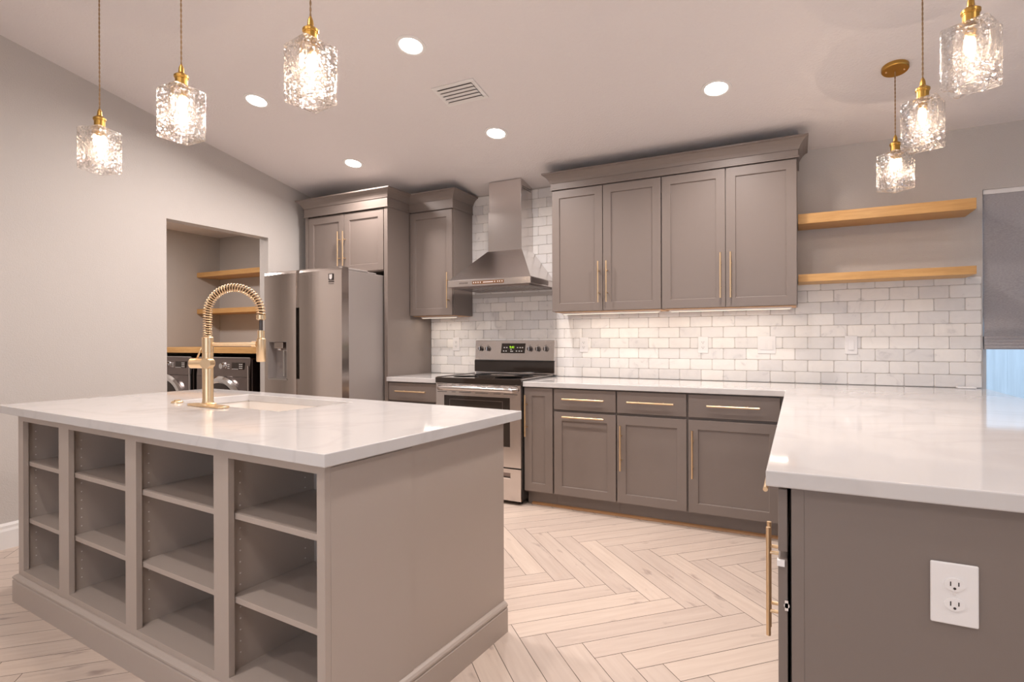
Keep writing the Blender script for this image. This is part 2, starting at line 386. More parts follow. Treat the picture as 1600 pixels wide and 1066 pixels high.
b.hexa([(XL-.11, y0, ceil_z(y0)), (XR+.12, y0, ceil_z(y0)), (XR+.12, y1, ceil_z(y1)), (XL-.11, y1, ceil_z(y1)), (XL-.11, y0, ceil_z(y0)+.12), (XR+.12, y0, ceil_z(y0)+.12), (XR+.12, y1, ceil_z(y1)+.12), (XL-.11, y1, ceil_z(y1)+.12)])
struct(b.build('ceiling', 'ceiling'))
# laundry room shell
LX, LY = -3.45, -.005
ring_wall('wall_laundry_back', 'wall', [(LX-.1, LX, -3.4, .1, 0, 2.6)])
ring_wall('wall_laundry_side', 'wall', [(LX, XL-.11, LY, .1, 0, 2.6)])
ring_wall('wall_laundry_front', 'wall', [(LX, XL-.11, -3.5, -3.4, 0, 2.6)])
ring_wall('ceiling_laundry', 'ceiling', [(LX-.1, XL-.11, -3.5, .1, 2.45, 2.55)])
# baseboard of the left wall
b = B(); b.prism([(XL, 0), (XL+.016, 0), (XL+.016, .105), (XL+.011, .12), (XL+.011, .135), (XL+.004, .15), (XL, .15)], 'y', YR, OY0)
struct(b.build('baseboard_left', 'trim'))
b = B(); b.prism([(XL, 0), (XL+.016, 0), (XL+.016, .105), (XL+.011, .12), (XL+.011, .135), (XL+.004, .15), (XL, .15)], 'y', OY1, -.64)
struct(b.build('baseboard_left', 'trim'))
# glazed door beyond the peninsula
def glazed_door():
    b = B(); y0, y1 = .075, .125
    b.box(WX0, WX0+.035, y0, y1, 0, WZ).box(WX1-.06, WX1, y0, y1, 0, WZ).box(WX0+.035, WX1-.06, y0, y1, WZ-.06, WZ).box(WX0+.035, WX1-.06, y0, y1, 0, .09).box(4.37, 4.43, y0, y1, .09, WZ-.06)
    o = struct(b.build('window_1', 'trim', bevel=.003))
    g = B(); g.box(WX0+.035, 4.37, .098, .104, .09, WZ-.06).box(4.43, WX1-.06, .098, .104, .09, WZ-.06); g.build('glass', 'pane', o)
glazed_door()
def rear_window():
    b = B(); x0, x1, z0, z1 = RW; y0, y1 = YR-.1, YR-.04
    b.box(x0, x0+.05, y0, y1, z0, z1).box(x1-.05, x1, y0, y1, z0, z1).box(x0+.05, x1-.05, y0, y1, z1-.05, z1).box(x0+.05, x1-.05, y0, y1, z0, z0+.05).box((x0+x1)/2-.025, (x0+x1)/2+.025, y0, y1, z0+.05, z1-.05)
    o = struct(b.build('window_2', 'trim'))
    g = B(); g.box(x0+.05, (x0+x1)/2-.025, YR-.075, YR-.069, z0+.05, z1-.05).box((x0+x1)/2+.025, x1-.05, YR-.075, YR-.069, z0+.05, z1-.05); g.build('glass', 'pane', o)
rear_window()
# ground and fence outside
b = B(); b.box(2.5, 9, .14, 6, -.16, -.1); struct(b.build('ground', 'grass'))
fence = thing('wooden_fence', (4.5, 1.9, -.1), 'weathered vertical board fence seen through the glass below the roman blind', 'fence')
GAPX = 4.02; fb = B(); x = 2.9
while x < 7.4:
    w = .138; fb.box(x, x+w, 1.9, 1.92, -.1, 1.85); x += w+(.001 if abs(x+w-GAPX) > .075 else .016)
fb.build('board_panel', 'fence', fence)
fb = B(); fb.box(2.9, 7.4, 1.92, 1.96, .2, .29).box(2.9, 7.4, 1.92, 1.96, 1.45, 1.54); fb.build('rail', 'fence', fence)
# ------------------------------------------------------------------ tiles
def make_tiles():
    bm = bmesh.new(); tl = bm.loops.layers.float_color.new('tone'); rh, tw, g = .0795, .1555, .0024
    regs = []
    for r in range(0, 21):
        z0 = .9165+r*rh; z1 = z0+rh-g
        if z0 > 2.5: break
        rng = []
        if z0 < 1.59: rng = [(-.378, 3.69)]
        elif z0 < 2.5: rng = [(.0, .997)]
        for (a, c) in rng:
            x = -.9+(.5*tw if r % 2 else 0)
            while x < c:
                x0, x1 = max(x+g, a), min(x+tw, c)
                if x1-x0 > .012:
                    zt = min(z1, 1.597 if a < -.1 else 2.512)
                    if zt-z0 > .01: tile(bm, tl, x0, x1, z0, zt)
                x += tw
    o = finish(bm)
    return o
def tile(bm, tl, x0, x1, z0, z1):
    t = random.random(); t = t if random.random() < .8 else t*.3; d = .008+random.random()*.0012; e = .0028
    j = lambda: random.uniform(-.0008, .0008)
    c = .006
    def ring(y, i):
        pts = [(x0+i+c, z0+i), (x1-i-c, z0+i), (x1-i, z0+i+c), (x1-i, z1-i-c), (x1-i-c, z1-i), (x0+i+c, z1-i), (x0+i, z1-i-c), (x0+i, z0+i+c)]
        return [bm.verts.new((p[0]+j(), y, p[1]+j())) for p in pts]
    if z1-z0 < .02 or x1-x0 < .02: c = .002
    A, Bb, C = ring(-.001, 0), ring(-d+.0022, .0003), ring(-d, e)
    fs = [bm.faces.new(C)]
    for P, Q in ((A, Bb), (Bb, C)):
        for k in range(8): fs.append(bm.faces.new((P[k], P[(k+1) % 8], Q[(k+1) % 8], Q[k])))
    for f in fs:
        for l in f.loops: l[tl] = (t, t, t, 1)
def finish(bm):
    me = bpy.data.meshes.new('backsplash')
    def gb(x0, x1, z0, z1):
        v = [bm.verts.new(p) for p in ((x0, -.004, z0), (x1, -.004, z0), (x1, -.004, z1), (x0, -.004, z1), (x0, 0, z0), (x1, 0, z0), (x1, 0, z1), (x0, 0, z1))]
        for q in ((0, 1, 2, 3), (0, 4, 5, 1), (1, 5, 6, 2), (2, 6, 7, 3), (3, 7, 4, 0)): bm.faces.new([v[i] for i in q]).material_index = 1
    gb(-.376, 3.694, .915, 1.6); gb(.0, .997, 1.6, 2.514)
    bmesh.ops.recalc_face_normals(bm, faces=bm.faces); bm.to_mesh(me); bm.free()
    me.materials.append(M['tile']); me.materials.append(M['grout'])
    o = bpy.data.objects.new('backsplash', me); COL.objects.link(o)
    return tag(o, 'pale grey and white marble brick tiles covering the back wall above the counters', 'tile backsplash')
make_tiles()
# ------------------------------------------------------------------ cabinets
CB, CT = .109, .8765     # door bottom, carcass top
def base_unit(x0, x1, label, spec, doorx=None):
    t = thing('base_cabinet', ((x0+x1)/2, -.3, 0), label, 'cabinet')
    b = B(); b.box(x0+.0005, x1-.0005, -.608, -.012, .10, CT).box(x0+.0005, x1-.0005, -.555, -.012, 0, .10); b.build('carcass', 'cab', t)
    F = frontmap(('-y', -.61)); a0, a1 = doorx or (x0+.006, x1-.006)
    if spec == 'narrow':
        d = shaker(B(), F, a0, a1, CB+.003, .871).build('door', 'cab', t, bevel=.0015); handle(d, F, a0+.022, .665)
    else:
        d = slab(B(), F, a0, a1, .722, .868).build('drawer', 'cab', t, bevel=.002); handle(d, F, (a0+a1)/2 if spec != 'corner' else 2.337, .80, vertical=False)
        d = shaker(B(), F, a0, a1, CB+.003, .704).build('door', 'cab', t, bevel=.0015)
        if spec == 'pull': handle(d, F, (a0+a1)/2, .674, vertical=False)
        elif spec == 'left': handle(d, F, a0+.03, .487)
        elif spec == 'corner': handle(d, F, a0+.028, .487)
        elif spec == 'right': handle(d, F, a1-.03, .487)
    return t
base_unit(-.379, .128, 'short taupe base cabinet between the refrigerator panel and the range', 'right')
base_unit(.893, 1.127, 'narrow taupe pull-out base cabinet just right of the range, tall brass handle', 'narrow', (.897, 1.122))
base_unit(1.127, 1.595, 'taupe base cabinet with two horizontal brass handles, one on drawer and one on door', 'pull', (1.134, 1.589))
base_unit(1.595, 2.063, 'taupe base cabinet between the two-horizontal-handle unit and the inner corner unit', 'left', (1.599, 2.056))
base_unit(2.063, 2.66, 'wide taupe base cabinet at the inner corner beside the peninsula', 'corner', (2.068, 2.60))
b = B(); b.prism([(-.555, 0), (-.573, 0), (-.571, .009), (-.563, .014), (-.555, .016)], 'x', .93, 2.66)
tag(b.build('toe_molding', 'raw'), 'raw orange wood strip along the floor under the base cabinets', 'molding')
# peninsula
def peninsula():
    t = thing('peninsula_cabinet', (3.18, -1.75, 0), 'taupe peninsula cabinet run ending in a plain panel with an outlet on it', 'cabinet')
    X0 = 2.674
    b = B(); b.box(X0+.001, 3.655, -2.80, -.02, .10, CT).box(X0+.06, 3.655, -2.80, -.02, 0, .10); b.build('carcass', 'cab', t)
    b = B(); b.box(X0+.004, 3.66, -2.885, -2.864, 0, .8765); b.build('end_panel', 'cab', t, bevel=.0012)
    b = B(); b.box(X0+.004, X0+.030, -2.8865, -2.885, 0, .8765); b.build('stile', 'cab', t, bevel=.0008)
    F = frontmap(('-x', X0-.004))
    runs = [(-2.877, -2.255), (-2.245, -1.62), (-1.61, -1.14), (-1.13, -.68)]
    for k, (a0, a1) in enumerate(runs):
        d = slab(B(), F, a0, a1, .722, .868).build('drawer', 'cab', t, bevel=.002); handle(d, F, (a0+a1)/2+.02, .815, vertical=False, length=.27)
        m = (a0+a1)/2
        for j, (c0, c1) in enumerate(((a0, m-.0015), (m+.0015, a1)) if k < 2 else ((a0, a1),)):
            d = shaker(B(), F, c0, c1, CB+.003, .704).build('door', 'cab', t, bevel=.0015); 
            if k == 0: handle(d, F, (c1-.025) if j == 0 else (c0+.025), .535, so=.033)
            if k == 0 and j == 0:
                c = B(); c.box(X0-.026, X0-.010, -2.886, -2.868, .690, .7035); c.build('child_lock', 'white_plastic', d)['label'] = 'small white plastic catch on the edge of the door'
    for z in (.60, .18):
        h = B(); h.cyl((X0-.006, -2.876, z), (X0-.006, -2.884, z), .006, 12).box(X0-.01, X0-.003, -2.884, -2.872, z-.012, z+.012); h.build('hinge', 'chrome', t)
peninsula()
# upper cabinets
def upper_unit(x0, x1, split, doors, z0, z1, label, hz, yf=-.315):
    t = thing('upper_cabinet', ((x0+x1)/2, 0, z0), label, 'cabinet')
    b = B(); b.box(x0+.0005, x1-.0005, yf, -.012, z0, z1+.015); b.build('carcass', 'cab', t)
    F = frontmap(('-y', yf-.001))
    for (a0, a1, ha) in doors:
        d = shaker(B(), F, a0, a1, z0+.001, z1).build('door', 'cab', t, bevel=.0015); handle(d, F, ha, hz, r=.0055)
    b = B(); b.box(x0+.01, x1-.01, yf+.02, -.03, z0-.004, z0-.0005); o = b.build('bottom_panel', 'raw', t); o['label'] = 'unpainted pale wood underside'
    return t
upper_unit(.995, 1.8365, 0, [(.999, 1.4035, 1.3795), (1.4085, 1.8325, 1.4425)], 1.439, 2.371, 'taupe two-door wall cabinet nearest the range hood', 1.651)
upper_unit(1.8365, 2.695, 0, [(1.8405, 2.2615, 2.2335), (2.2665, 2.690, 2.2975)], 1.439, 2.371, 'taupe two-door wall cabinet beside the oak floating shelves', 1.651)
CROWN = lambda z0, z1, p: [(0, z0), (.010, z0), (.012, z0+.008), (.018, z0+(z1-z0)*.30), (.032, z0+(z1-z0)*.58), (p-.012, z0+(z1-z0)*.80), (p-.004, z1-.012), (p, z1-.010), (p, z1), (0, z1)]
FRIEZE = lambda z0, z1: [(0, z0), (.010, z0), (.010, z0+.010), (.005, z0+.013), (.005, z1), (0, z1)]
def crown(name, path, zf, zc, zt, parent=None, p=.062):
    b = B(); b.sweep(path, FRIEZE(zf, zc)); b.sweep(path, CROWN(zc, zt, p)); return b.build(name, 'cab', parent)
o = crown('crown_molding', [(2.695, -.012), (2.695, -.335), (.995, -.335), (.995, -.012)][::1], 2.378, 2.43, 2.504)
tag(o, 'long taupe crown molding capping the two wall cabinets right of the hood', 'molding')
b = B(); b.box(.996, 2.694, -.334, -.013, 2.387, 2.44); o2 = b.build('top_board', 'cab', o)
# cabinet between fridge and hood
t = upper_unit(-.378, .080, 0, [(-.372, .072, .041)], 1.437, 2.343, 'single-door taupe wall cabinet between refrigerator surround and range hood', 1.648)
crown('crown', [(.080, -.012), (.080, -.335), (-.378, -.335)], 2.350, 2.43, 2.504, t)
b = B(); b.box(-.377, .079, -.334, -.013, 2.358, 2.44); b.build('top_board', 'cab', t)
# refrigerator surround
t = thing('refrigerator_cabinet', (-.86, -.3, 0), 'taupe cabinet surround above and beside the refrigerator with crown', 'cabinet')
b = B(); b.box(-1.343, -.42, -.608, -.012, 1.815, 2.352); b.build('carcass', 'cab', t)
b = B(); b.box(-.418, -.380, -.630, -.012, 0, 2.352); b.build('side_panel', 'cab', t, bevel=.001)
b = B(); b.box(-1.343, -1.306, -.628, -.012, 0, 2.352); b.build('side_panel', 'cab', t, bevel=.001)
F = frontmap(('-y', -.609))
for a0, a1, ha in ((-1.300, -.872, -.912), (-.866, -.426, -.852)):
    d = shaker(B(), F, a0, a1, 1.822, 2.338).build('door', 'cab', t, bevel=.0015); handle(d, F, ha, 2.03, r=.0055)
crown('crown', [(-.380, -.33), (-.380, -.632), (-1.343, -.632), (-1.343, -.05)], 2.350, 2.43, 2.504, t)
b = B(); b.box(-1.342, -.381, -.631, -.013, 2.358, 2.44); b.build('top_board', 'cab', t)
# under cabinet lights
def under_light(x0, x1, z, label):
    t = thing('under_cabinet_light', ((x0+x1)/2, -.2, z), label, 'light', 'strip lights hidden under the wall cabinets')
    b = B(); b.box(x0, x1, -.215, -.195, z-.012, z); b.build('housing', 'white_plastic', t)
    b = B(); b.box(x0+.01, x1-.01, -.212, -.198, z-.0145, z-.0122); b.build('diffuser', 'led_strip', t)
    lamp('strip_lamp', 'AREA', ((x0+x1)/2, -.205, z-.02), UNDER_W*(x1-x0), UNDER_COL, t, shape='RECTANGLE', size=x1-x0-.05, size_y=.03)
under_light(-.34, .04, 1.432, 'thin strip light under the single-door cabinet left of the hood')
under_light(1.03, 1.80, 1.434, 'thin strip light under the cabinet right of the hood')
under_light(1.87, 2.66, 1.434, 'thin strip light under the cabinet next to the oak shelves')
# countertops
def bevslab(b, poly, z0, z1): b.prism(poly, 'z', z0, z1); return b
b = B(); bevslab(b, [(-.379, -.653), (.129, -.653), (.129, -.011), (-.379, -.011)], .8775, .915)
tag(b.build('countertop', 'quartz', bevel=.003), 'short white quartz countertop left of the range', 'countertop')
b = B(); bevslab(b, [(.895, -.653), (2.627, -.653), (2.625, -2.905), (3.71, -2.905), (3.71, -.011), (.895, -.011)], .8775, .915)
tag(b.build('countertop', 'quartz', bevel=.004, seg=3), 'long white quartz countertop turning from the back wall onto the peninsula', 'countertop')
b = B(); b.box(3.56, 3.65, -.075, -.02, .9155, .926)
tag(b.build('plastic_strip', 'white_plastic', bevel=.003), 'small flat white plastic piece on the counter by the tile edge', 'plastic piece')
# ------------------------------------------------------------------ island (frame turned slightly)
IX0, IX1, IY0, IY1 = -.535, 1.575, -3.125, -2.190
OPN = [(-.48, -.10), (-.005, .475), (.555, 1.050), (1.130, 1.545)]
ZO0, ZO1 = .15, .848
def island():
    t = thing('island_cabinet', (.53, -2.63, 0), 'large taupe kitchen island with open shelf bays on its near side', 'cabinet', island=True)
    f = .02
    b = B(); xs = [IX0]+[v for o in OPN for v in o]+[IX1]
    for i in range(0, len(xs), 2): b.box(xs[i], xs[i+1], IY0, IY0+f, .0, .8765)
    for a, c in OPN: b.box(a, c, IY0, IY0+f, 0, ZO0).box(a, c, IY0, IY0+f, ZO1, .8765)
    bmesh.ops.remove_doubles(b.bm, verts=b.bm.verts, dist=1e-5)
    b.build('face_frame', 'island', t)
    b = B(); b.box(IX1-.02, IX1, IY0+f, IY1, 0, .8765); b.build('side_panel', 'island', t)
    b = B(); b.box(IX1, IX1+.003, IY0, IY0+.028, 0, .876); b.build('corner_stile', 'island', t, bevel=.0006)
    b = B(); b.box(IX0, IX0+.02, IY0+f, IY1, 0, .8765); b.build('side_panel', 'island', t)
    b = B(); b.box(IX0+.02, IX1-.02, IY1-.01, IY1, 0, .8765); b.build('back_panel', 'island', t)
    D = .33
    for k, (a, c) in enumerate(OPN):
        a1, c1 = a-.024, c+.022; y0, y1 = IY0+f, IY0+f+D
        b = B(); b.box(a1-.012, a1, y0, y1, .12, .865).box(c1, c1+.012, y0, y1, .12, .865).box(a1-.012, c1+.012, y1, y1+.01, .12, .865).box(a1, c1, y0, y1, ZO0-.02, ZO0).box(a1, c1, y0, y1, ZO1+.012, ZO1+.022)
        b.build('bay_box', 'island', t)
        for zt in (.655+.004*k, .386+.004*k):
            s = B(); s.box(a1+.001, c1-.001, y0+.004, y1-.002, zt-.019, zt); s.build('shelf', 'island', t, bevel=.0008)
        h = B()
        for yy in (y0+.035, y1-.04):
            for i in range(17):
                z = .20+i*.037
                if min(abs(z-(.646+.004*k)), abs(z-(.377+.004*k))) < .016: continue
                h.cyl((a1+.0004, yy, z), (a1-.002+.0032, yy, z), .0028, 8)
                h.cyl((c1-.0004, yy, z), (c1-.0012, yy, z), .0028, 8)
        ho = h.build('peg_sleeves', 'icon', t); ho['kind'] = 'stuff'; ho['label'] = 'rows of small pale shelf-peg holes'
    b = B(); b.sweep([(IX1, IY1), (IX1, IY0), (IX0, IY0), (IX0, IY1)][::1], [(0, 0), (.019, 0), (.019, .098), (.013, .103), (.019, .107), (.019, .114), (.013, .121), (.005, .126), (0, .126)])
    b.build('plinth', 'island', t)
island()
# island top with the sink cut-out
SX0, SX1, SY0, SY1 = -.12, .715, -2.637, -2.222
def slab_hole():
    t = B(); X = [-.70, SX0, SX1, 1.612]; Y = [-3.155, SY0, SY1, -2.10]; bm = t.bm; V = {}
    for k, z in enumerate((.8775, .915)):
        for i, x in enumerate(X):
            for j, y in enumerate(Y): V[i, j, k] = bm.verts.new((x, y, z))
    for i in range(3):
        for j in range(3):
            if i == 1 and j == 1: continue
            for k in (0, 1): bm.faces.new([V[i, j, k], V[i+1, j, k], V[i+1, j+1, k], V[i, j+1, k]])
    def side(a, c): bm.faces.new([V[*a, 0], V[*c, 0], V[*c, 1], V[*a, 1]])
    for i in range(3): side((i, 0), (i+1, 0)); side((i, 3), (i+1, 3)); side((0, i), (0, i+1)); side((3, i), (3, i+1))
    side((1, 1), (2, 1)); side((1, 2), (2, 2)); side((1, 1), (1, 2)); side((2, 1), (2, 2))
    return t
root = thing('countertop', (.53, -2.63, .8775), 'white quartz slab on top of the island around the sink', 'countertop', island=True)
slab_hole().build('slab', 'quartz', root, bevel=.003)
root = thing('sink', (.31, -2.42, .70), 'cream undermount sink sunk into the island top behind the faucet', 'sink', island=True)
b = B(); x0, x1, y0, y1 = SX0-.006, SX1+.006, SY0-.006, SY1+.006
w = .012
b.box(x0-w, x0, y0-w, y1+w, .66, .877).box(x1, x1+w, y0-w, y1+w, .66, .877).box(x0, x1, y0-w, y0, .66, .877).box(x0, x1, y1, y1+w, .66, .877).box(x0, x1, y0, y1, .648, .66)
b.build('basin', 'sink', root, bevel=.002)
b = B(); b.lathe([(.045, .6602), (.045, .663), (.038, .664), (.0, .6622)], ((x0+x1)/2, (y0+y1)/2, 0)); b.build('drain', 'chrome', root)
# faucet
def faucet():
    ox, oy, z0 = .272, -2.688, .915
    t = thing('faucet', (ox, oy, z0), 'tall brushed-gold spring faucet with pull-down spray head on the island', 'faucet', island=True)
    b = B(); hx, hy = .125, .029; pts = []
    for cx, s in ((hx-.012, 1), (-hx+.012, -1)):
        for k in range(9):
            a = -math.pi/2+math.pi*k/8
            pts.append((ox+cx+s*math.cos(a)*.03, oy+s*math.sin(a)*hy))
    b.prism(pts, 'z', z0+.0005, z0+.009); b.build('base_plate', 'brass', t, bevel=.002)
    b = B(); b.lathe([(.036, .924), (.036, .929), (.0265, .934), (.0235, .942), (.0235, 1.165), (.0245, 1.166), (.0245, 1.235), (.020, 1.240), (.0, 1.240)], (ox, oy, 0)); b.build('post', 'brass', t, smooth='auto')
    d = Vector((math.cos(R(34)), math.sin(R(34)), 0)); span = .242; r = span/2; zc = 1.346
    def path(s):       # s 0..1 : riser, semicircle, drop
        L1, L2, L3 = zc-1.235, math.pi*r, .010; s *= L1+L2+L3
        if s < L1: return Vector((ox, oy, 1.235+s)), Vector((0, 0, 1))
        if s < L1+L2:
            a = (s-L1)/r; return Vector((ox, oy, zc))+d*(r-r*math.cos(a))+Vector((0, 0, r*math.sin(a))), (d*math.sin(a)+Vector((0, 0, math.cos(a)))).normalized()
        return Vector((ox, oy, zc))+d*span-Vector((0, 0, s-L1-L2)), Vector((0, 0, -1))
    b = B(); b.tube([path(i/60)[0] for i in range(61)], .0085, 12); b.build('hose', 'hose', t, smooth=True)
    b = B(); sp = []; turns = 42; side = d.cross(Vector((0, 0, 1))).normalized()
    N = turns*14
    for i in range(N+1):
        s = i/N; ss = s**1.25*.3+s*.7
        p, tg = path(ss); n2 = side.cross(tg).normalized(); a = 2*math.pi*turns*s
        sp.append(p+(side*math.cos(a)+n2*math.sin(a))*.0185)
    b.tube(sp, .0023, 6); b.build('spring', 'brass', t, smooth=True)
    ex = Vector((ox, oy, 0))+d*span
    b = B(); b.lathe([(.0, 1.340), (.0205, 1.340), (.0205, 1.320), (.013, 1.316), (.0, 1.316)], (ex.x, ex.y, 0)); b.build('collar', 'brass', t, smooth='auto')
    b = B(); b.cyl((ex.x, ex.y, 1.316), (ex.x, ex.y, 1.266), .0085, 16); b.build('hose_end', 'dark_metal', t, smooth='auto')['label'] = 'dark grey section of hose above the spray head'
    b = B(); b.lathe([(.0, 1.268), (.0155, 1.268), (.0155, 1.232), (.0205, 1.228), (.0205, 1.126), (.018, 1.122), (.0, 1.122)], (ex.x, ex.y, 0)); b.build('spray_head', 'brass', t, smooth='auto')
    b = B(); P0 = Vector((ox, oy, 1.205)); b.cyl(P0, P0+d*(span-.018), .008, 16).cyl(P0+d*(span-.042), P0+d*(span-.022), .0125, 16); b.build('arm', 'brass', t, smooth='auto')
    b = B(); u = Vector((-math.cos(R(31)), -math.sin(R(31)), 0)); q = Vector((ox, oy, 1.117)); b.cyl(q, q+u*.078, .0235, 24); b.build('valve_body', 'brass', t, smooth='auto')
    v = Vector((math.sin(R(31)), -math.cos(R(31)), 0)); b = B(); b.cyl(q-u*.012, q-u*.012+v*.045, .0235, 28); b.build('knob', 'brass', t, smooth='auto')
    b = B(); q2 = q+u*.05+Vector((0, 0, .022)); b.tube([q2, q2-u*.022+Vector((0, 0, .05))], .004, 8); b.build('lever', 'brass', t, smooth=True)
faucet()
t = thing('air_switch', (-.02, -2.672, .915), 'small round gold button on the island top left of the faucet', 'button', island=True)
b = B(); b.lathe([(.026, .9155), (.026, .922), (.022, .925), (.0, .925)], (-.02, -2.672, 0)); b.build('rim', 'brass', t, smooth='auto')
b = B(); b.lathe([(.014, .925), (.014, .931), (.0, .932)], (-.02, -2.672, 0)); b.build('push_button', 'brass', t, smooth='auto')
# ------------------------------------------------------------------ refrigerator
def fridge():
    t = thing('refrigerator', (-.87, -.6, 0), 'stainless side-by-side refrigerator with ice dispenser standing in its surround', 'refrigerator')
    yd, yb = -1.115, -1.03; x0, x1, xm = -1.305, -.435, -.913; zt, zb = 1.795, .06
    b = B(); b.box(x0+.004, x1-.002, yb+.004, -.10, .03, 1.772); b.build('body', 'fridge_side', t, bevel=.004)['label'] = 'matte grey side and top'
    b = B(); b.box(x0+.02, x1-.02, yb+.03, -.2, 0, .03); b.build('foot_rail', 'black', t)
    gap = .019
    def door(a0, a1, hole=None, zl=.70, ztop=None):
        m = B(); ztop = ztop or zt; hx = hole or (a0, a0, ztop, ztop)
        X = sorted(set([a0+(a1-a0)*i/12 for i in range(13)]+([hx[0], hx[1]] if hole else [])))
        Z = [zl]+([hx[2], hx[3]] if hole else [])+[ztop-.05, ztop-.025, ztop-.008, ztop]
        def fy(x, z):
            u = (2*(x-a0)/(a1-a0)-1); e = max(0, (z-(ztop-.05))/.05)
            return yd+.010*u*u+.012*e**3
        for xa, xb in zip(X, X[1:]):
            for za, zb in zip(Z, Z[1:]):
                if hole and xa > hx[0]-1e-6 and xb < hx[1]+1e-6 and za > hx[2]-1e-6 and zb < hx[3]+1e-6: continue
                m.hexa([(xa, fy(xa, za), za), (xb, fy(xb, za), za), (xb, yb, za), (xa, yb, za), (xa, fy(xa, zb), zb), (xb, fy(xb, zb), zb), (xb, yb, zb), (xa, yb, zb)])
        bmesh.ops.remove_doubles(m.bm, verts=m.bm.verts, dist=1e-5)
        seen = {}
        for f in m.bm.faces: seen.setdefault(tuple(round(c, 5) for c in f.calc_center_median()), []).append(f)
        bmesh.ops.delete(m.bm, geom=[f for v in seen.values() if len(v) > 1 for f in v], context='FACES')
        return m.build('door', 'fridge', t, bevel=.0025, smooth='auto')
    dl = door(x0, xm-gap, (-1.245, -1.030, .905, 1.215)); dr = door(xm+gap, x1)
    m = B(); m.box(x0, xm-gap, yd, yb, zb, .685); m.build('lower_door', 'fridge', t, bevel=.005)
    m = B(); m.box(xm+gap, x1, yd, yb, zb, .685); m.build('lower_door', 'fridge', t, bevel=.005)
    m = B(); m.box(xm-gap+.001, xm+gap-.001, yd+.016, yb, 1.49, zt-.002); m.build('center_strip', 'fridge', t)
    m = B(); m.box(xm-gap+.001, xm+gap-.001, yd+.016, yb, .70, .91); m.build('center_strip', 'fridge', t)
    m = B(); m.box(xm-gap+.001, xm+gap-.001, yd+.055, yb, .91, 1.49); m.build('pocket_handle', 'black', t)['label'] = 'dark recessed grip between the doors'
    # dispenser
    hx0, hx1, hz0, hz1 = -1.245, -1.030, .905, 1.215
    m = B(); m.box(hx0, hx1, yb-.006, yb-.001, hz0, hz1).box(hx0, hx0+.004, yd+.002, yb-.006, hz0, hz1).box(hx1-.004, hx1, yd+.002, yb-.006, hz0, hz1).box(hx0, hx1, yd+.002, yb-.006, hz1-.004, hz1).box(hx0, hx1, yd+.002, yb-.006, hz0, hz0+.006)
    r = m.build('dispenser_recess', 'fridge_side', dl)
    m = B(); m.box(hx0-.006, hx1+.006, yd-.002, yd+.001, hz0-.008, hz0).box(hx0-.006, hx0, yd-.002, yd+.001, hz0, hz1).box(hx0, hx1, yd-.003, yd+.02, hz0, hz0+.006); m.build('dispenser_trim', 'chrome', dl)
    m = B(); m.box(-1.195, -1.090, yd+.012, yb-.01, 1.158, 1.21).cyl((-1.14, yd+.03, 1.158), (-1.14, yd+.03, 1.14), .02, 16); m.build('dispenser_spout', 'fridge', dl, bevel=.005)
    m = B(); m.box(-1.118, -1.098, yd+.035, yd+.045, .925, 1.145); m.build('dispenser_paddle', 'chrome', dl, bevel=.003)
    m = B(); m.box(-1.09, -1.04, yd+.03, yb-.01, 1.138, 1.146); m.build('dispenser_ledge', 'chrome', dl)
    # hinge covers and badge
    m = B(); m.box(-.60, -.44, -1.10, -.80, 1.7725, 1.792).box(-.56, -.44, -.80, -.70, 1.7725, 1.783); m.build('hinge_cover', 'fridge_side', t, bevel=.006)
    m = B(); m.box(-1.30, -1.16, -1.02, -.80, 1.7725, 1.792); m.build('hinge_cover', 'fridge_side', t, bevel=.006)
    m = B(); m.box(-.562, -.514, yd-.0012, yd-.0002, 1.691, 1.743); bd = m.build('badge', 'dark_metal', dr)
    bd['label'] = 'dark square sticker with a pale shield mark'
    m = B(); c = -.538; m.prism([(c-.015, 1.737), (c+.015, 1.737), (c+.015, 1.712), (c+.006, 1.699), (c-.006, 1.699), (c-.015, 1.708)], 'y', yd-.0020, yd-.0012); m.build('shield_mark', 'icon', bd)
    m = B(); m.box(-.562, -.512, yd-.001, yd-.0002, 1.676, 1.686).box(-.562, -.514, yd-.001, yd-.0002, 1.663, 1.667); m.build('badge_lines', 'dark_metal', dr)
fridge()
